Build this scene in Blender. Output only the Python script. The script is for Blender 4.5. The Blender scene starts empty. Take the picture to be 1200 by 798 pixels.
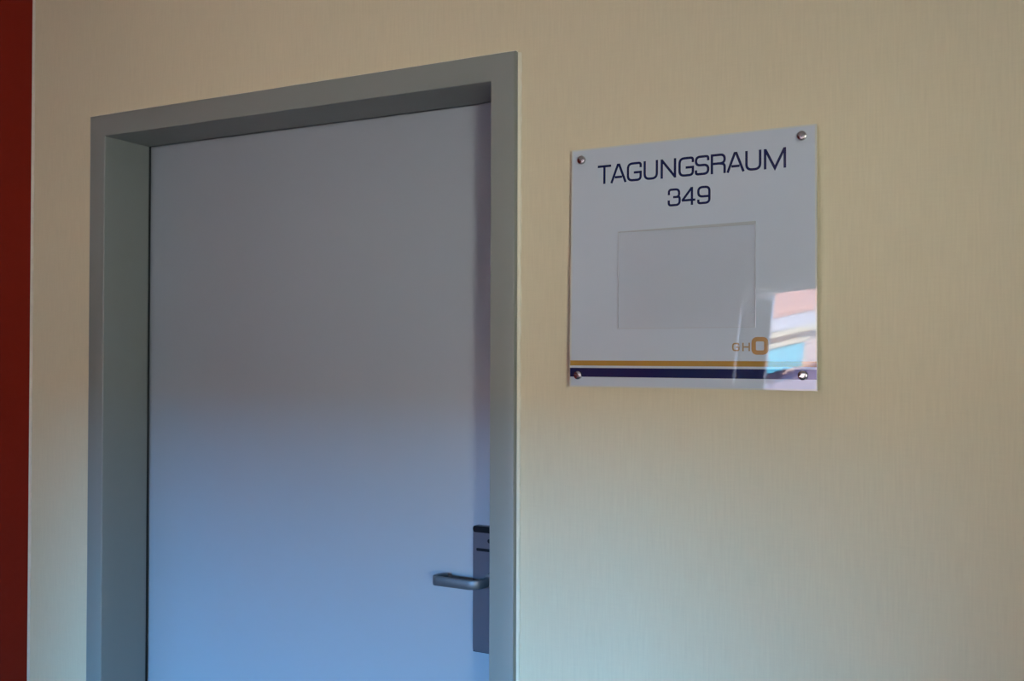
import bpy, bmesh, math, random
from mathutils import Vector, Matrix
random.seed(7)
C = bpy.context.scene
COL = C.collection

# ------------------------------------------------------------------ camera
# image frame 1200 x 798; camera on the corridor side of the door wall (wall plane y = 0, floor z = 0)
FLOOR = -1.51
CAM = Vector((0.0, -1.56, 1.5073))
F_PX = 1098.97
YAW, PITCH, ROLL = 0.46274, 0.010560, 0.003085
cam_data = bpy.data.cameras.new('camera')
cam_data.sensor_width = 36.0
cam_data.lens = F_PX * 36.0 / 1200.0
cam_data.clip_start = 0.02
cam = bpy.data.objects.new('camera', cam_data); COL.objects.link(cam)
cy, sy, cp, sp = math.cos(YAW), math.sin(YAW), math.cos(PITCH), math.sin(PITCH)
fwd = Vector((-sy * cp, cy * cp, sp)); rt = Vector((cy, sy, 0)); up = rt.cross(fwd)
cr, sr = math.cos(ROLL), math.sin(ROLL)
rt2 = cr * rt + sr * up; up2 = -sr * rt + cr * up
M = Matrix((rt2, up2, -fwd)).transposed().to_4x4(); M.translation = CAM
cam.matrix_world = M
C.camera = cam

# ------------------------------------------------------------------ sky, sun, added lamps, exposure
C.view_settings.view_transform = 'Standard'
C.view_settings.look = 'None'
C.view_settings.gamma = 1.0
C.view_settings.use_curve_mapping = False
C.view_settings.exposure = 0.0

W = bpy.data.worlds.new('sky'); C.world = W; W.use_nodes = True
nt = W.node_tree; nt.nodes.clear()
out = nt.nodes.new('ShaderNodeOutputWorld'); bg = nt.nodes.new('ShaderNodeBackground')
tc = nt.nodes.new('ShaderNodeTexCoord'); sep = nt.nodes.new('ShaderNodeSeparateXYZ')
ramp = nt.nodes.new('ShaderNodeValToRGB')
ramp.color_ramp.elements[0].position = 0.0; ramp.color_ramp.elements[0].color = (0.72, 0.80, 0.92, 1)
ramp.color_ramp.elements[1].position = 0.6; ramp.color_ramp.elements[1].color = (0.22, 0.42, 0.85, 1)
nt.links.new(tc.outputs['Generated'], sep.inputs[0]); nt.links.new(sep.outputs['Z'], ramp.inputs[0])
nt.links.new(ramp.outputs[0], bg.inputs[0]); nt.links.new(bg.outputs[0], out.inputs[0])
bg.inputs[1].default_value = 14.0

def lamp(name, kind, loc, direction, energy, color, **kw):
    d = bpy.data.lights.new(name, kind); d.energy = energy; d.color = color
    for k, v in kw.items(): setattr(d, k, v)
    o = bpy.data.objects.new(name, d); COL.objects.link(o); o.location = loc
    o.rotation_euler = Vector(direction).to_track_quat('-Z', 'Y').to_euler()
    return o
lamp('sun', 'SUN', (8, 1, 8), (-0.885, -0.09, -0.455), 88.0, (1.0, 0.96, 0.90), angle=0.0093)
# area lamps added outside the windows, standing in for a sunlit street side (warm) and open sky above the roofs (blue)
lamp('daylight_fill', 'AREA', (3.6, -5.6, 1.55), (-0.625, 0.78, 0.0), 168.0, (1.0, 0.99, 0.81), shape='RECTANGLE', size=0.6, size_y=0.7)
lamp('skylight_fill', 'AREA', (-0.70, -9.0, 2.815), (-0.05, 1, -0.22), 1900.0, (0.11, 0.42, 0.84), shape='RECTANGLE', size=0.55, size_y=0.7)

# ------------------------------------------------------------------ materials
def mat(name, color, rough=0.5, spec=0.5, metal=0.0, var=0.0, scale=20.0, stretch=(1, 1, 1), bump=0.0, coat=0.0, var_col=None, bump_dist=0.001):
    m = bpy.data.materials.new(name); m.use_nodes = True
    t = m.node_tree; b = t.nodes['Principled BSDF']
    b.inputs['Base Color'].default_value = (*color, 1); b.inputs['Roughness'].default_value = rough
    b.inputs['Specular IOR Level'].default_value = spec; b.inputs['Metallic'].default_value = metal
    b.inputs['Coat Weight'].default_value = coat
    if var or bump:
        co = t.nodes.new('ShaderNodeTexCoord'); mp = t.nodes.new('ShaderNodeMapping')
        mp.inputs['Scale'].default_value = stretch
        n = t.nodes.new('ShaderNodeTexNoise'); n.inputs['Scale'].default_value = scale; n.inputs['Detail'].default_value = 4
        t.links.new(co.outputs['Object'], mp.inputs[0]); t.links.new(mp.outputs[0], n.inputs['Vector'])
        if var:
            mx = t.nodes.new('ShaderNodeMix'); mx.data_type = 'RGBA'
            c2 = var_col or tuple(max(0, c * (1 - var)) for c in color)
            mx.inputs[6].default_value = (*color, 1); mx.inputs[7].default_value = (*c2, 1)
            t.links.new(n.outputs['Fac'], mx.inputs[0]); t.links.new(mx.outputs[2], b.inputs['Base Color'])
        if bump:
            bp = t.nodes.new('ShaderNodeBump'); bp.inputs['Strength'].default_value = bump; bp.inputs['Distance'].default_value = bump_dist
            t.links.new(n.outputs['Fac'], bp.inputs['Height']); t.links.new(bp.outputs[0], b.inputs['Normal'])
    return m

def wallpaper(name, color, dark):
    """woven grasscloth: fine vertical ribs crossed by a weaker horizontal weave"""
    m = bpy.data.materials.new(name); m.use_nodes = True
    t = m.node_tree; b = t.nodes['Principled BSDF']; L = t.links.new
    b.inputs['Roughness'].default_value = 0.75; b.inputs['Specular IOR Level'].default_value = 0.25
    co = t.nodes.new('ShaderNodeTexCoord')
    def noise(stretch, scale, detail=2):
        mp = t.nodes.new('ShaderNodeMapping'); mp.inputs['Scale'].default_value = stretch
        n = t.nodes.new('ShaderNodeTexNoise'); n.inputs['Scale'].default_value = scale; n.inputs['Detail'].default_value = detail
        L(co.outputs['Object'], mp.inputs[0]); L(mp.outputs[0], n.inputs['Vector']); return n.outputs['Fac']
    ribs = noise((1, 1, 0.05), 330); weave = noise((0.06, 1, 1), 420)
    mx = t.nodes.new('ShaderNodeMath'); mx.operation = 'MULTIPLY_ADD'; mx.inputs[1].default_value = 0.45
    L(weave, mx.inputs[0]); L(ribs, mx.inputs[2])
    rp = t.nodes.new('ShaderNodeMapRange'); rp.inputs[1].default_value = 0.45; rp.inputs[2].default_value = 1.0
    L(mx.outputs[0], rp.inputs[0])
    cm = t.nodes.new('ShaderNodeMix'); cm.data_type = 'RGBA'
    cm.inputs[6].default_value = (*dark, 1); cm.inputs[7].default_value = (*color, 1)
    L(rp.outputs[0], cm.inputs[0]); L(cm.outputs[2], b.inputs['Base Color'])
    bp = t.nodes.new('ShaderNodeBump'); bp.inputs['Strength'].default_value = 0.3; bp.inputs['Distance'].default_value = 0.0003
    L(mx.outputs[0], bp.inputs['Height']); L(bp.outputs[0], b.inputs['Normal'])
    return m

def thin_glass(name, tint=(1, 1, 1), ior=1.5, refl=1.0):
    m = bpy.data.materials.new(name); m.use_nodes = True
    t = m.node_tree; t.nodes.clear(); L = t.links.new
    o = t.nodes.new('ShaderNodeOutputMaterial'); mx = t.nodes.new('ShaderNodeMixShader')
    tr = t.nodes.new('ShaderNodeBsdfTransparent'); tr.inputs[0].default_value = (*tint, 1)
    gl = t.nodes.new('ShaderNodeBsdfGlossy'); gl.inputs['Roughness'].default_value = 0.01
    fr = t.nodes.new('ShaderNodeFresnel'); fr.inputs[0].default_value = ior
    # the sheet does not bend light, so only the side facing the ray reflects
    ge = t.nodes.new('ShaderNodeNewGeometry'); inv = t.nodes.new('ShaderNodeMath'); inv.operation = 'SUBTRACT'; inv.inputs[0].default_value = 1.0
    mu = t.nodes.new('ShaderNodeMath'); mu.operation = 'MULTIPLY'
    L(ge.outputs['Backfacing'], inv.inputs[1]); L(inv.outputs[0], mu.inputs[0]); L(fr.outputs[0], mu.inputs[1])
    L(mu.outputs[0], mx.inputs[0]); L(tr.outputs[0], mx.inputs[1]); L(gl.outputs[0], mx.inputs[2]); L(mx.outputs[0], o.inputs[0])
    return m

MAT = dict(
    cream=wallpaper('cream_grasscloth', (0.70, 0.632, 0.448), (0.652, 0.587, 0.414)),
    white=mat('white_emulsion', (0.78, 0.76, 0.72), 0.8, 0.2, var=0.04, scale=6),
    red=mat('red_wall_paint', (0.27, 0.016, 0.006), 0.7, 0.2, var=0.12, scale=30, bump=0.15),
    edge=mat('paper_edge', (0.80, 0.72, 0.60), 0.8, 0.2, var=0.2, scale=60),
    seal=mat('cream_sealant', (0.80, 0.77, 0.62), 0.6, 0.3, var=0.12, scale=50, bump=0.2),
    frame=mat('grey_steel_paint', (0.248, 0.272, 0.256), 0.42, 0.4, var=0.04, scale=40, bump=0.02),
    leaf=mat('pale_grey_laminate', (0.335, 0.38, 0.425), 0.38, 0.45, var=0.03, scale=8, bump=0.01),
    gasket=mat('black_rubber', (0.03, 0.035, 0.04), 0.6, 0.3, var=0.2, scale=80),
    plate=mat('grey_metal_plate', (0.20, 0.21, 0.25), 0.38, 0.5, metal=0.7, var=0.1, scale=60, stretch=(1, 1, 0.05)),
    black=mat('black_plastic', (0.008, 0.009, 0.012), 0.3, 0.4, var=0.2, scale=50),
    lever=mat('satin_steel', (0.20, 0.215, 0.235), 0.5, 0.5, metal=0.65, var=0.1, scale=60),
    chrome=mat('brushed_steel', (0.62, 0.58, 0.56), 0.22, 0.5, metal=1.0, var=0.15, scale=90),
    panel=mat('back_printed_acrylic', (0.52, 0.59, 0.67), 0.015, 0.5, var=0.02, scale=5),
    paneledge=mat('acrylic_edge_glow_tint', (0.60, 0.63, 0.60), 0.06, 0.5, var=0.05, scale=40),
    navy=mat('navy_print', (0.012, 0.016, 0.075), 0.015, 0.5, var=0.05, scale=30),
    gold=mat('gold_print', (0.42, 0.235, 0.052), 0.015, 0.5, var=0.08, scale=30),
    logo=mat('bronze_print', (0.44, 0.25, 0.10), 0.015, 0.5, var=0.08, scale=60),
    logogrey=mat('brown_print', (0.36, 0.24, 0.12), 0.015, 0.5, var=0.08, scale=60),
    acrylic=thin_glass('clear_acrylic', (0.99, 0.985, 0.985), 1.2),
    gap=mat('pocket_edge', (0.50, 0.54, 0.60), 0.15, 0.5, var=0.05, scale=40),
    slot=mat('pocket_slot', (0.42, 0.45, 0.47), 0.2, 0.5, var=0.05, scale=40),
    glass=thin_glass('window_glass', (0.97, 0.98, 0.98), 1.5),
    carpet=mat('dark_carpet', (0.025, 0.03, 0.036), 0.95, 0.1, var=0.3, scale=150, bump=0.4),
    pvc=mat('white_window_plastic', (0.80, 0.81, 0.82), 0.35, 0.5, var=0.03, scale=20),
    pink=mat('pink_render', (0.66, 0.50, 0.49), 0.9, 0.1, var=0.12, scale=3, bump=0.1),
    tile=mat('red_roof_tile', (0.62, 0.33, 0.28), 0.8, 0.2, var=0.3, scale=6),
    soffit=mat('pale_gutter', (0.70, 0.70, 0.82), 0.5, 0.4, var=0.06, scale=8),
    cornice=mat('cream_cornice', (0.85, 0.74, 0.55), 0.8, 0.2, var=0.06, scale=8),
    cyan=mat('cyan_awning', (0.10, 0.52, 0.72), 0.6, 0.3, var=0.3, scale=10, stretch=(8, 8, 0.4)),
    slate=mat('violet_slate', (0.28, 0.22, 0.34), 0.7, 0.3, var=0.3, scale=8),
    ground=mat('street_paving', (0.30, 0.29, 0.27), 0.9, 0.2, var=0.2, scale=2),
)

# ------------------------------------------------------------------ mesh helpers
def add_box(bm, x0, x1, y0, y1, z0, z1, mi=0):
    vs = [bm.verts.new(p) for p in ((x0, y0, z0), (x1, y0, z0), (x1, y1, z0), (x0, y1, z0), (x0, y0, z1), (x1, y0, z1), (x1, y1, z1), (x0, y1, z1))]
    for f in ((3, 2, 1, 0), (4, 5, 6, 7), (0, 1, 5, 4), (1, 2, 6, 5), (2, 3, 7, 6), (3, 0, 4, 7)):
        bm.faces.new([vs[i] for i in f]).material_index = mi

def bevel(bm, width, seg=2):
    bmesh.ops.bevel(bm, geom=bm.edges[:], offset=width, segments=seg, affect='EDGES', profile=0.5)

def obj(name, bm, m, parent=None, smooth=False):
    me = bpy.data.meshes.new(name); bmesh.ops.recalc_face_normals(bm, faces=bm.faces[:])
    bm.to_mesh(me); bm.free()
    for x in (m if isinstance(m, (list, tuple)) else [m]): me.materials.append(x)
    if smooth:
        me.polygons.foreach_set('use_smooth', [True] * len(me.polygons))
        me.set_sharp_from_angle(angle=math.radians(35))
    o = bpy.data.objects.new(name, me); COL.objects.link(o)
    if parent: o.parent = parent
    return o

def box_obj(name, dims, m, parent=None, bev=0.0, seg=2):
    bm = bmesh.new(); add_box(bm, *dims)
    if bev: bevel(bm, bev, seg)
    return obj(name, bm, m, parent, smooth=bool(bev))

def struct(o, label=None):
    o['kind'] = 'structure'
    if label: o['label'] = label
    return o
def tag(o, label, cat, group=None):
    o['label'] = label; o['category'] = cat
    if group: o['group'] = group
    return o
def empty(name, loc=(0, 0, 0)):
    o = bpy.data.objects.new(name, None); COL.objects.link(o); o.location = loc; o.empty_display_size = 0.1
    return o

def wall_with_holes(bm, axis, a0, a1, b0, b1, z0, z1, holes):
    """slab along x (axis 0) or y (axis 1) from a0..a1, thickness b0..b1, with rectangular holes (a,a,z,z)"""
    def bx(p, q, r, s):
        if q - p < 1e-5 or s - r < 1e-5: return
        if axis == 0: add_box(bm, p, q, b0, b1, r, s)
        else: add_box(bm, b0, b1, p, q, r, s)
    cur = a0
    for (h0, h1, k0, k1) in sorted(holes):
        bx(cur, h0, z0, z1); bx(h0, h1, z0, k0); bx(h0, h1, k1, z1); cur = h1
    bx(cur, a1, z0, z1)

# ------------------------------------------------------------------ room shell
XL, XR = -2.122, 2.25           # red wall, right wall
YB = -5.0                       # wall behind the camera
CEIL = 2.62
D_L, D_R = -1.8944, -0.7655     # door frame outer edges
FW = 0.0509                     # frame face width
D_T = 0.5503 - FLOOR            # frame top
PR = 0.0167                     # frame proud of wall
LEAF = 0.126                    # door leaf plane

bm = bmesh.new()
wall_with_holes(bm, 0, XL - 0.2, XR + 0.2, 0.0, 0.24, 0.0, CEIL, [(D_L + 0.012, D_R - 0.012, 0.0, D_T - 0.012)])
struct(obj('wall_front', bm, MAT['cream']), 'cream woven wallpaper wall around the grey door')
bm = bmesh.new(); add_box(bm, XL - 0.2, XL, YB - 0.25, 0.0, 0.0, CEIL)
struct(obj('wall_left', bm, MAT['red']), 'dark red painted side wall at the left edge')
WA = (-1.46, -0.42, 0.80, 2.08)  # window 1 opening in the back wall
WB = (-4.60, -3.25, 1.27, 1.93)  # unseen opening added in the right wall to shape the warm light
bm = bmesh.new(); wall_with_holes(bm, 0, XL, XR + 0.2, YB - 0.25, YB, 0.0, CEIL, [WA])
struct(obj('wall_back', bm, MAT['white']), 'pale plaster wall behind the viewer with a window')
bm = bmesh.new(); wall_with_holes(bm, 1, YB, 0.0, XR, XR + 0.2, 0.0, CEIL, [WB])
struct(obj('wall_right', bm, MAT['white']), 'pale plaster side wall at the right')
bm = bmesh.new(); add_box(bm, XL - 0.2, XR + 0.2, YB - 0.25, 0.24, -0.2, 0.0)
struct(obj('floor', bm, MAT['carpet']), 'dark grey carpeted floor')
bm = bmesh.new(); add_box(bm, XL - 0.2, XR + 0.2, YB - 0.25, 0.24, CEIL, CEIL + 0.2)
struct(obj('ceiling', bm, MAT['white']), 'white ceiling')

# ragged pale edge where the wallpaper meets the red paint
bm = bmesh.new(); n = 120; prev = None
for i in range(n + 1):
    z = 0.08 + (CEIL - 0.08) * i / n
    w = 0.0075 + random.uniform(-0.0012, 0.0012)
    cur = [bm.verts.new(p) for p in ((XL, -0.001, z), (XL + 0.002, -0.0042, z), (XL + w, -0.0012, z), (XL + w, 0.0, z))]
    if prev:
        for k in range(3): bm.faces.new((prev[k], prev[k + 1], cur[k + 1], cur[k]))
    prev = cur
struct(obj('trim_1', bm, MAT['edge'], smooth=True), 'thin pale ragged edge between wallpaper and red paint')

# ------------------------------------------------------------------ door frame (one folded steel profile swept round the opening)
def frame_profile():
    """(inset from outer edge, y) going from the wall, over the face, into the reveal"""
    P = [(0.0, 0.004), (0.0, -PR + 0.003)]
    for k in range(1, 4):
        a = math.pi / 2 * k / 3; P.append((0.003 - 0.003 * math.cos(a), -PR + 0.003 - 0.003 * math.sin(a)))
    P.append((FW - 0.0028, -PR))
    for k in range(1, 4):
        a = math.pi / 2 * k / 3; P.append((FW - 0.0028 + 0.0028 * math.sin(a), -PR + 0.0028 - 0.0028 * math.cos(a)))
    P += [(FW, LEAF - 0.012), (FW - 0.0015, LEAF - 0.010), (FW - 0.014, LEAF - 0.010), (FW - 0.014, LEAF + 0.06), (0.014, LEAF + 0.06)]
    return P
bm = bmesh.new(); rows = []
for kind in range(4):
    row = []
    for (i, y) in frame_profile():
        p = [(D_L + i, y, 0.0), (D_L + i, y, D_T - i), (D_R - i, y, D_T - i), (D_R - i, y, 0.0)][kind]
        row.append(bm.verts.new(p))
    rows.append(row)
for a, b in zip(rows, rows[1:]):
    for k in range(len(a) - 1): bm.faces.new((a[k], a[k + 1], b[k + 1], b[k]))
frame = obj('trim_2', bm, MAT['frame'], smooth=True)
struct(frame, 'grey painted steel door frame in the cream wall')
# rubber seal in the rebate
bm = bmesh.new(); i0 = FW - 0.013
for (x0, x1, z0, z1) in ((D_L + i0, D_L + i0 + 0.008, 0.0, D_T - i0), (D_R - i0 - 0.008, D_R - i0, 0.0, D_T - i0), (D_L + i0 + 0.008, D_R - i0 - 0.008, D_T - i0 - 0.008, D_T - i0)):
    add_box(bm, x0, x1, LEAF - 0.0095, LEAF - 0.0003, z0, z1)
obj('rubber_seal', bm, MAT['gasket'], frame)
# sealant bead between frame and wallpaper
bm = bmesh.new()
def bead(pts, nrm):
    prev = None
    for p in pts:
        r = 0.0058 + random.uniform(-0.0011, 0.0011)
        cur = []
        for k in range(5):
            a = math.pi / 2 * k / 4
            cur.append(bm.verts.new(Vector(p) + Vector(nrm) * (r * math.cos(a)) + Vector((0, -0.0045 * math.sin(a) - 0.0002, 0))))
        if prev:
            for k in range(4): bm.faces.new((prev[k], prev[k + 1], cur[k + 1], cur[k]))
        prev = cur
bead([(D_R, 0, 0.02 + (D_T - 0.02) * i / 130) for i in range(131)], (1, 0, 0))
bead([(D_L, 0, 0.02 + (D_T - 0.02) * i / 130) for i in range(131)], (-1, 0, 0))
bead([(D_L + (D_R - D_L) * i / 60, 0, D_T) for i in range(61)], (0, 0, 1))
obj('sealant_bead', bm, MAT['seal'], frame, smooth=True)['label'] = 'pale sealant bead along the frame'

# ------------------------------------------------------------------ door leaf, lock plate and lever
door = empty('door_1', ((D_L + D_R) / 2, LEAF, 0)); struct(door, 'pale grey flush door leaf shut in the grey frame')
def local(o): o.matrix_parent_inverse = door.matrix_world.inverted(); return o
bpy.context.view_layer.update()
i0 = FW - 0.0105
leaf = local(box_obj('door_leaf', (D_L + i0, D_R - i0, LEAF, LEAF + 0.045, 0.006, D_T - i0), MAT['leaf'], door, 0.0015, 2))

def round_rect_prism(bm, x0, x1, z0, z1, y0, y1, r, seg=5):
    """plate in the x-z plane between y0 (back) and y1 (front)"""
    pts = []
    for (cx, cz, a0) in ((x1 - r, z1 - r, 0), (x0 + r, z1 - r, 90), (x0 + r, z0 + r, 180), (x1 - r, z0 + r, 270)):
        for k in range(seg + 1):
            a = math.radians(a0 + 90 * k / seg); pts.append((cx + r * math.cos(a), cz + r * math.sin(a)))
    back = [bm.verts.new((x, y0, z)) for x, z in pts]; front = [bm.verts.new((x, y1, z)) for x, z in pts]
    n = len(pts)
    bm.faces.new(front); bm.faces.new(back[::-1])
    for k in range(n): bm.faces.new((back[k], back[(k + 1) % n], front[(k + 1) % n], front[k]))

PX0, PX1 = -0.921, -0.839       # lock plate
PZ0, PZ1 = 0.8985, 1.1515
PC = (PX0 + PX1) / 2; PY = LEAF - 0.014
bm = bmesh.new(); round_rect_prism(bm, PX0, PX1, PZ0, PZ1 - 0.0075, LEAF, PY, 0.003)
es = [e for e in bm.edges if all(abs(v.co.y - PY) < 1e-6 for v in e.verts)]
bmesh.ops.bevel(bm, geom=es, offset=0.0018, segments=2, affect='EDGES')
plate = local(obj('lock_plate', bm, MAT['plate'], door, smooth=True)); plate['label'] = 'tall grey electronic lock plate'
bm = bmesh.new(); round_rect_prism(bm, PX0 - 0.0002, PX1 + 0.0002, PZ1 - 0.0125, PZ1 + 0.0005, LEAF, PY - 0.0008, 0.0055)
def sub(o, par): o.parent = par; o.matrix_parent_inverse = (door.matrix_world @ Matrix.Identity(4)).inverted(); return o
cap = obj('plate_cap', bm, MAT['black'], plate, smooth=True); cap['label'] = 'black cap on the plate'
bm = bmesh.new(); round_rect_prism(bm, PX0 + 0.008, PX1 - 0.008, 1.1015, 1.1075, PY + 0.002, PY - 0.0007, 0.0022)
obj('card_slot', bm, MAT['black'], plate, smooth=True)['label'] = 'black card slot'
bm = bmesh.new(); bmesh.ops.create_cone(bm, cap_ends=True, segments=20, radius1=0.0045, radius2=0.0042, depth=0.003,
    matrix=Matrix.Translation((PC - 0.003, PY, 1.1235)) @ Matrix.Rotation(math.pi / 2, 4, 'X'))
obj('indicator_light', bm, MAT['black'], plate, smooth=True)['label'] = 'small dark indicator window'
bm = bmesh.new(); round_rect_prism(bm, PX0 + 0.0004, PX1 - 0.0004, PZ0 - 0.0014, PZ0 + 0.0018, LEAF, PY + 0.0015, 0.0008)
obj('lower_edge', bm, MAT['black'], plate, smooth=True)

# lever: flattened bar swept along a plan path: neck out, bar to the left, short return to the door
LZ = 1.0455
path = []
def arc(cx, cy, r, a0, a1, n):
    for k in range(n + 1):
        a = math.radians(a0 + (a1 - a0) * k / n); path.append((cx + r * math.cos(a), cy + r * math.sin(a)))
YBAR = LEAF - 0.060
path.append((PC, PY + 0.002)); path.append((PC, YBAR + 0.026))
arc(PC - 0.024, YBAR + 0.024, 0.024, 0, -90, 8)
path.append((-0.935, YBAR + 0.0015)); 
arc(-0.9745, YBAR + 0.0195, 0.017, -95, -180, 7)
path.append((-0.9905, YBAR + 0.026)); path.append((-0.986, YBAR + 0.0385)); path.append((-0.980, YBAR + 0.044))
bm = bmesh.new(); prev = None; N = len(path)
for i, (x, y) in enumerate(path):
    p0 = Vector(path[max(i - 1, 0)]); p1 = Vector(path[min(i + 1, N - 1)]); t = (p1 - p0).normalized(); nv = Vector((t.y, -t.x))
    s = i / (N - 1)
    hz = 0.0090 + 0.0012 * min(1, max(0, (s - 0.15) / 0.75)); hn = 0.0052 if s > 0.2 else 0.0085 - 0.0033 * s / 0.2
    if s < 0.2: hz = 0.0085
    zc = LZ - 0.0062 * max(0, s - 0.1)
    ring = []
    for k in range(12):
        a = 2 * math.pi * k / 12; ca, sa = math.cos(a), math.sin(a)
        e = 0.45
        u = math.copysign(abs(ca) ** e, ca) * hn; v = math.copysign(abs(sa) ** e, sa) * hz
        ring.append(bm.verts.new((x + nv.x * u, y + nv.y * u, zc + v)))
    if prev:
        for k in range(12): bm.faces.new((prev[k], prev[(k + 1) % 12], ring[(k + 1) % 12], ring[k]))
    else: bm.faces.new(ring[::-1])
    prev = ring
bm.faces.new(prev)
lever = local(obj('lever_handle', bm, MAT['lever'], door, smooth=True)); lever['label'] = 'satin steel lever handle with a returned end'
bm = bmesh.new(); bmesh.ops.create_cone(bm, cap_ends=True, segments=28, radius1=0.0145, radius2=0.0135, depth=0.012,
    matrix=Matrix.Translation((PC, PY - 0.005, LZ)) @ Matrix.Rotation(math.pi / 2, 4, 'X'))
obj('handle_collar', bm, MAT['lever'], lever, smooth=True)

# ------------------------------------------------------------------ room sign
SC = Vector((-0.4418, -0.0187, 0.1455 - FLOOR))      # centre of the panel front face
HALF_W, HALF_H = 0.2117, 0.2115
S_ROT, S_TILT, TWIST = 0.0040, -0.0175, -0.045
sign = empty('room_sign', SC)
# local frame: x along the wall, y into the wall, z up
sign.rotation_euler = (S_TILT, -S_ROT, -0.0140)
tag(sign, 'square glossy light grey sign reading TAGUNGSRAUM 349 on steel standoffs', 'sign')
def warp(u, v): return TWIST * u * v                 # a slightly twisted acrylic sheet
def loc2(x, z):                                       # wall-plane measure -> sign local
    dx, dz = x - SC.x, (z - FLOOR) - SC.z
    c, s = math.cos(S_ROT), math.sin(S_ROT)
    return dx, dz
TH = 0.006
bm = bmesh.new(); G = 24; front = {}; back = {}
for i in range(G + 1):
    for j in range(G + 1):
        # the outermost grid ring is the 2.5 mm margin round the print, painted paler to imitate edge glow
        gu = [0.0, 0.0025] if i < 2 else [2 * HALF_W - 0.0025, 2 * HALF_W]
        gv = [0.0, 0.0025] if j < 2 else [2 * HALF_H - 0.0025, 2 * HALF_H]
        u = -HALF_W + (gu[i if i < 2 else i - G + 1] if i < 2 or i > G - 2 else 2 * HALF_W * i / G)
        v = -HALF_H + (gv[j if j < 2 else j - G + 1] if j < 2 or j > G - 2 else 2 * HALF_H * j / G)
        front[i, j] = bm.verts.new((u, warp(u, v), v)); back[i, j] = bm.verts.new((u, warp(u, v) + TH, v))
for i in range(G):
    for j in range(G):
        fc = bm.faces.new((front[i, j], front[i + 1, j], front[i + 1, j + 1], front[i, j + 1]))
        if i in (0, G - 1) or j in (0, G - 1): fc.material_index = 1
        bm.faces.new((back[i, j], back[i, j + 1], back[i + 1, j + 1], back[i + 1, j]))
for i in range(G):
    for (j, flip) in ((0, 1), (G, 0)):
        bm.faces.new((front[i, j], front[i + 1, j], back[i + 1, j], back[i, j])).material_index = 1
        bm.faces.new((front[j, i], front[j, i + 1], back[j, i + 1], back[j, i])).material_index = 1
panel = obj('panel', bm, [MAT['panel'], MAT['paneledge']], sign, smooth=True)

PT = 0.0003                                           # print thickness
def fillet(pts, r, closed=False):
    out = []; n = len(pts)
    for i, p in enumerate(pts):
        rr = r[i] if isinstance(r, (list, tuple)) else r
        if (not closed and i in (0, n - 1)) or rr <= 0: out.append(Vector(p)); continue
        p = Vector(p); a = Vector(pts[i - 1]); b = Vector(pts[(i + 1) % n])
        d = min(rr, (a - p).length * 0.5, (b - p).length * 0.5)
        q0 = p + (a - p).normalized() * d; q1 = p + (b - p).normalized() * d
        for k in range(7):
            t = k / 6; out.append(q0 * (1 - t) ** 2 + p * 2 * t * (1 - t) + q1 * t * t)
    res = [out[0]]
    for q in out[1:]:
        if (q - res[-1]).length > 1e-6: res.append(q)
    if closed and (res[0] - res[-1]).length < 1e-6: res.pop()
    return res
def ribbon(bm, pts, width, r=0.0, closed=False, lift=0.0):
    P = fillet([loc2(*p) for p in pts], r, closed); n = len(P); h = width / 2; rows = []
    for i in range(n):
        a = P[i - 1] if (closed or i > 0) else None; b = P[(i + 1) % n] if (closed or i < n - 1) else None
        d0 = (P[i] - a).normalized() if a is not None else None; d1 = (b - P[i]).normalized() if b is not None else None
        d0 = d0 or d1; d1 = d1 or d0
        n0 = Vector((-d0.y, d0.x)); n1 = Vector((-d1.y, d1.x)); m = (n0 + n1)
        m = m.normalized() if m.length > 1e-6 else n0
        k = h / max(0.35, m.dot(n0))
        q = []
        for (sgn, dep) in ((1, 0), (1, 1), (-1, 1), (-1, 0)):
            c = P[i] + m * k * sgn; q.append(bm.verts.new((c.x, warp(c.x, c.y) - (PT + lift) * dep, c.y)))
        rows.append(q)
    rng = range(n) if closed else range(n - 1)
    for i in rng:
        a, b = rows[i], rows[(i + 1) % n]
        for k in range(3): bm.faces.new((a[k], a[k + 1], b[k + 1], b[k]))
    if not closed:
        bm.faces.new(rows[0]); bm.faces.new(rows[-1][::-1])

B, T, ZT, ZB, SW = 0.2915, 0.3246, 0.3227, 0.2935, 0.0041
def glyph(name, strokes, m, width):
    bm = bmesh.new()
    for k, st in enumerate(strokes):
        ribbon(bm, st[0], width, st[1] if len(st) > 1 else 0.0, lift=0.00005 * k)
    return obj(name, bm, MAT[m], sign)
def A_(l, r):
    c = (l + r) / 2
    ci = 0.30 * (r - l)
    return [([(l, B), (c - 0.0013, ZT + 0.0002), (c + 0.0013, ZT + 0.0002), (r, B)],), ([(c - ci + 0.0012, 0.3014), (c + ci - 0.0012, 0.3014)],)]
def G_(l, r): return [([(r, 0.3148), (r, ZT), (l, ZT), (l, ZB), (r, ZB), (r, 0.3068), (r - 0.0125, 0.3068)], [0, .0085, .0085, .0085, .0085, 0, 0])]
def U_(l, r): return [([(l, T), (l, ZB), (r, ZB), (r, T)], .009)]
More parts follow.
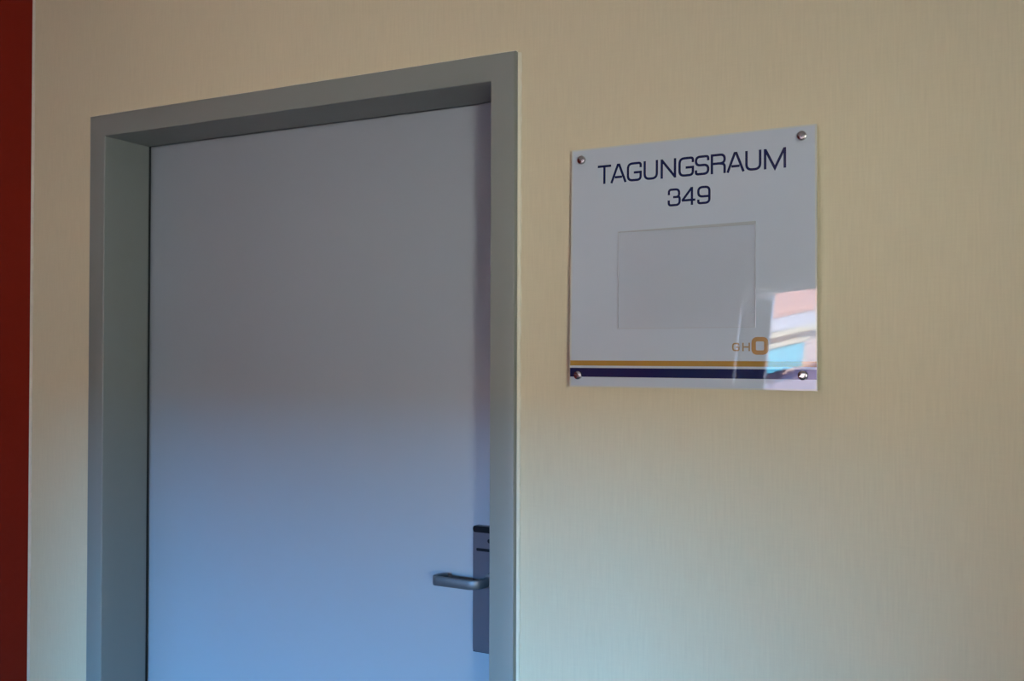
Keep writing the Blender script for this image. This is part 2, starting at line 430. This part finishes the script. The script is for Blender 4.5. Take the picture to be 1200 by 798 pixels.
letters = [
    ('T', [([(-0.6030, ZT), (-0.5778, ZT)],), ([(-0.5904, ZT), (-0.5904, B)],)]),
    ('A', A_(-0.5772, -0.5507)),
    ('G', G_(-0.5464, -0.5231)),
    ('U', U_(-0.5158, -0.4939)),
    ('N', [([(-0.4851, B), (-0.4851, T)],), ([(-0.4617, B), (-0.4617, T)],), ([(-0.4851, ZT + 0.0004), (-0.4617, ZB - 0.0004)],)]),
    ('G', G_(-0.4537, -0.4306)),
    ('S', [([(-0.4044, 0.3155), (-0.4044, ZT), (-0.4252, ZT), (-0.4252, 0.3084), (-0.4044, 0.3084), (-0.4044, ZB), (-0.4252, ZB), (-0.4252, 0.3004)], .0075)]),
    ('R', [([(-0.3981, B), (-0.3981, T)],), ([(-0.3981, ZT), (-0.3767, ZT), (-0.3767, 0.3084), (-0.3981, 0.3084)], .0075), ([(-0.3860, 0.3084), (-0.3767, 0.3070), (-0.3767, B)], .005)]),
    ('A', A_(-0.3718, -0.3454)),
    ('U', U_(-0.3406, -0.3184)),
    ('M', [([(-0.3104, B), (-0.3104, T)],), ([(-0.2791, B), (-0.2791, T)],), ([(-0.3099, ZT + 0.0006), (-0.2948, B + 0.0008), (-0.2796, ZT + 0.0006)],)]),
]
for ch, st in letters: glyph('letter', st, 'navy', SW)
digits = [
    [([(-0.4723, 0.2622), (-0.4723, 0.2712), (-0.4544, 0.2712), (-0.4544, 0.2582), (-0.4648, 0.2582)], .0065),
     ([(-0.4600, 0.2582), (-0.4534, 0.2582), (-0.4534, 0.2446), (-0.4725, 0.2446), (-0.4725, 0.2532)], .0068)],
    [([(-0.4321, 0.2428), (-0.4321, 0.2730)],), ([(-0.4322, 0.2722), (-0.4490, 0.2508)],), ([(-0.4495, 0.2513), (-0.4262, 0.2513)],)],
    [([(-0.4023, 0.2557), (-0.4211, 0.2557), (-0.4211, 0.2713), (-0.4023, 0.2713), (-0.4023, 0.2446), (-0.4211, 0.2446), (-0.4211, 0.2508)], .007)],
]
for st in digits: glyph('digit', st, 'navy', 0.0039)
glyph('logo_letter', [([(-0.3537, 0.0062), (-0.3537, 0.0093), (-0.3630, 0.0093), (-0.3630, -0.0020), (-0.3533, -0.0020), (-0.3533, 0.0034), (-0.3578, 0.0034)], [0, .002, .004, .004, .002, 0, 0])], 'logogrey', 0.0024)
glyph('logo_letter', [([(-0.3464, 0.0106), (-0.3464, -0.0032)],), ([(-0.3362, 0.0106), (-0.3362, -0.0032)],), ([(-0.3464, 0.0036), (-0.3362, 0.0036)],)], 'logogrey', 0.0024)
bm = bmesh.new(); ribbon(bm, [(-0.3292, -0.0055), (-0.3089, -0.0055), (-0.3089, 0.0162), (-0.3292, 0.0162)], 0.0072, 0.0062, closed=True)
obj('logo_letter', bm, MAT['logo'], sign)['label'] = 'large bronze rounded letter O of the logo'

def stripe(name, z0, z1, m):
    bm = bmesh.new(); x0, x1 = SC.x - HALF_W + 0.0006, SC.x + HALF_W - 0.0006
    ribbon(bm, [(x0 + (x1 - x0) * k / 24, (z0 + z1) / 2) for k in range(25)], z1 - z0)
    return obj(name, bm, MAT[m], sign)
stripe('gold_stripe', -0.0284, -0.0194, 'gold')['label'] = 'thin gold printed stripe'
stripe('navy_stripe', -0.0482, -0.0324, 'navy')['label'] = 'broad navy printed stripe'

# clear pocket for a paper insert, with its open top edge
pocket_x, pocket_z = (-0.5640, -0.3255), (0.0370, 0.2040)
u0, v0 = loc2(pocket_x[0], pocket_z[0]); u1, v1 = loc2(pocket_x[1], pocket_z[1])
bm = bmesh.new()
add_box(bm, u0 + 0.0016, u1 - 0.0016, -0.0020, -0.0012, v0, v1 - 0.001)
for v in bm.verts: v.co.y += warp(v.co.x, v.co.z)
pocket = obj('insert_pocket', bm, MAT['acrylic'], sign); pocket['label'] = 'clear acrylic pocket, empty'
bm = bmesh.new()
add_box(bm, u0, u0 + 0.0016, -0.0021, -0.0003, v0, v1); add_box(bm, u1 - 0.0016, u1, -0.0021, -0.0003, v0, v1); add_box(bm, u0, u1, -0.0021, -0.0003, v0 - 0.0016, v0)
for v in bm.verts: v.co.y += warp(v.co.x, v.co.z)
obj('pocket_rim', bm, MAT['gap'], pocket)
bm = bmesh.new()
vs = [bm.verts.new(p) for p in ((u0, -0.0005, v1 - 0.0005), (u1, -0.0005, v1 - 0.001), (u1, -0.0005, v1 + 0.0045), (u0, -0.0005, v1 + 0.001),
                                (u0, -0.0019, v1 - 0.0005), (u1, -0.0019, v1 - 0.001), (u1, -0.0019, v1 + 0.0045), (u0, -0.0019, v1 + 0.001))]
for f in ((3, 2, 1, 0), (4, 5, 6, 7), (0, 1, 5, 4), (1, 2, 6, 5), (2, 3, 7, 6), (3, 0, 4, 7)): bm.faces.new([vs[i] for i in f])
for v in bm.verts: v.co.y += warp(v.co.x, v.co.z)
obj('pocket_slot', bm, MAT['slot'], pocket)

# standoff screws: turned cap in front, spacer behind
def lathe(bm, prof, seg=24):
    """prof: (radius, y); axis along y"""
    rows = [[bm.verts.new((r * math.cos(2 * math.pi * k / seg), y, r * math.sin(2 * math.pi * k / seg))) for k in range(seg)] for r, y in prof]
    for a, b in zip(rows, rows[1:]):
        for k in range(seg): bm.faces.new((a[k], a[(k + 1) % seg], b[(k + 1) % seg], b[k]))
    bm.faces.new(rows[0]); bm.faces.new(rows[-1][::-1])
bm = bmesh.new(); lathe(bm, [(0.0070, 0.0), (0.0076, -0.0010), (0.0076, -0.0040), (0.0070, -0.0052), (0.0052, -0.0060), (0.0025, -0.0063)])
add_box(bm, -0.0050, 0.0050, -0.00665, -0.0060, -0.0006, 0.0006)
cap_obj = obj('screw_cap', bm, MAT['chrome'], sign, smooth=True)
bm = bmesh.new(); lathe(bm, [(0.0070, TH + 0.0001), (0.0070, 0.0195)])
spacer = obj('spacer', bm, MAT['chrome'], cap_obj, smooth=True)
first = True
for (x, z, a) in ((-0.6336, 0.3375, 0.6), (-0.2522, 0.3395, 1.3), (-0.6366, -0.0455, 0.4), (-0.2518, -0.0418, -0.45)):
    if first: c, s = cap_obj, spacer
    else:
        c = cap_obj.copy(); COL.objects.link(c); c.parent = sign
        s = spacer.copy(); COL.objects.link(s); s.parent = c
    u, v = loc2(x, z); c.location = (u, warp(u, v), v); c.rotation_euler = (0, a, 0); first = False

# ------------------------------------------------------------------ windows
def win(name, opening, axis, plane, inward, label, sash_open=False):
    """white plastic window; axis 0: in a wall along x at y=plane, axis 1: in a wall along y at x=plane"""
    a0, a1, z0, z1 = opening; w = empty(name, ((a0 + a1) / 2, plane, z0) if axis == 0 else (plane, (a0 + a1) / 2, z0))
    struct(w, label); bpy.context.view_layer.update(); inv = w.matrix_world.inverted()
    def bx(bm, p, q, d0, d1, r, s):
        e0, e1 = sorted((plane + inward * d0, plane + inward * d1))
        if axis == 0: add_box(bm, p, q, e0, e1, r, s)
        else: add_box(bm, e0, e1, p, q, r, s)
    def part(nm, bm, m): o = obj(nm, bm, MAT[m], w); o.matrix_parent_inverse = inv; return o
    f = 0.06; bm = bmesh.new()
    bx(bm, a0, a0 + f, -0.14, -0.07, z0, z1); bx(bm, a1 - f, a1, -0.14, -0.07, z0, z1)
    bx(bm, a0 + f, a1 - f, -0.14, -0.07, z0, z0 + f); bx(bm, a0 + f, a1 - f, -0.14, -0.07, z1 - f, z1)
    part('window_frame', bm, 'pvc')
    if sash_open:
        # casement hinged at the a0 jamb and swung 90 degrees into the room
        d = a1 - a0 - 2 * f + 0.02; xs = a0 + 0.005; r0, r1 = z0 + f - 0.012, z1 - f + 0.012; sw = 0.07
        bm = bmesh.new()
        bx(bm, xs, xs + 0.078, -0.06, -0.06 + sw, r0, r1); bx(bm, xs, xs + 0.078, -0.06 + d - sw, -0.06 + d, r0, r1)
        bx(bm, xs, xs + 0.078, -0.06 + sw, -0.06 + d - sw, r0, r0 + sw); bx(bm, xs, xs + 0.078, -0.06 + sw, -0.06 + d - sw, r1 - sw, r1)
        sash = part('open_sash', bm, 'pvc'); sash['label'] = 'white casement swung open into the room'
        bm = bmesh.new(); bx(bm, xs + 0.036, xs + 0.042, -0.06 + sw, -0.06 + d - sw, r0 + sw, r1 - sw)
        g = obj('pane', bm, MAT['glass'], sash); g.matrix_parent_inverse = inv
        bm = bmesh.new(); zc = (r0 + r1) / 2
        bx(bm, xs + 0.078, xs + 0.086, -0.06 + d - 0.05, -0.06 + d - 0.02, zc - 0.06, zc + 0.06); bx(bm, xs + 0.086, xs + 0.118, -0.06 + d - 0.042, -0.06 + d - 0.028, zc - 0.007, zc + 0.007)
        bx(bm, xs + 0.106, xs + 0.118, -0.06 + d - 0.042, -0.06 + d - 0.028, zc - 0.12, zc + 0.007)
        g = obj('sash_handle', bm, MAT['pvc'], sash); g.matrix_parent_inverse = inv
    else:
        bm = bmesh.new(); bx(bm, a0 + f, a1 - f, -0.108, -0.102, z0 + f, z1 - f); part('pane', bm, 'glass')
    bm = bmesh.new(); bx(bm, a0 - 0.03, a1 + 0.03, -0.069, 0.10, z0 - 0.03, z0 - 0.001 + 0.001); part('window_sill', bm, 'pvc')
    return w
w1 = win('window_1', WA, 0, YB, 1, 'white window behind the viewer, mirrored in the sign', sash_open=True)
w2 = win('added_window', WB, 1, XR, -1, 'unseen white window added in the right side wall to admit light')

# ------------------------------------------------------------------ neighbouring house seen mirrored in the sign
HX, HY = -2.75, -14.0
house = empty('neighbour_house', (HX, HY, -6.0)); tag(house, 'pink rendered house with red tiled roof, mirrored in the sign', 'house')
ang = math.radians(-42)
house.rotation_euler = (0, 0, ang)
def hpart(nm, x0, x1, y0, y1, z0, z1, m, slope=0.0):
    bm = bmesh.new(); add_box(bm, x0, x1, y0, y1, z0 + 6.0, z1 + 6.0)
    for v in bm.verts: v.co.z += slope * v.co.x
    return obj(nm, bm, MAT[m], house)
# local x runs along the facade, local +y faces the street
hpart('facade_wall', -7, 7, -6.0, 0.0, -6.0, 2.12, 'pink')
hpart('cornice', -7, 7, 0.0, 0.25, 2.09, 2.17, 'cornice', 0.12)
hpart('gutter', -7, 7, -0.1, 0.22, 2.19, 2.42, 'soffit', 0.12)
bm = bmesh.new()
for (y0, z0, y1, z1) in ((0.25, 2.40, -4.0, 5.2),):
    vs = [bm.verts.new(p) for p in ((-7, y0, z0 + 6 - .84), (7, y0, z0 + 6 + .84), (7, y1, z1 + 6 + .84), (-7, y1, z1 + 6 - .84), (-7, y0, z0 + 6.12 - .84), (7, y0, z0 + 6.12 + .84), (7, y1, z1 + 6.12 + .84), (-7, y1, z1 + 6.12 - .84))]
    for f in ((3, 2, 1, 0), (4, 5, 6, 7), (0, 1, 5, 4), (1, 2, 6, 5), (2, 3, 7, 6), (3, 0, 4, 7)): bm.faces.new([vs[i] for i in f])
obj('tiled_roof', bm, MAT['tile'], house)
hpart("awning", -1.2, -0.17, 0.02, 0.30, 1.55, 1.93, 'cyan', 0.12)
hpart("lintel", -1.3, -0.12, 0.02, 0.34, 1.93, 2.00, 'cornice', 0.12)
hpart('porch_roof', -7, 7, 0.02, 0.7, 1.20, 1.50, 'slate', 0.25)
bm = bmesh.new(); add_box(bm, -40, 40, -60, 20, -6.3, -6.0)
street = obj('street', bm, MAT['ground']); struct(street, 'paved street far below the windows')
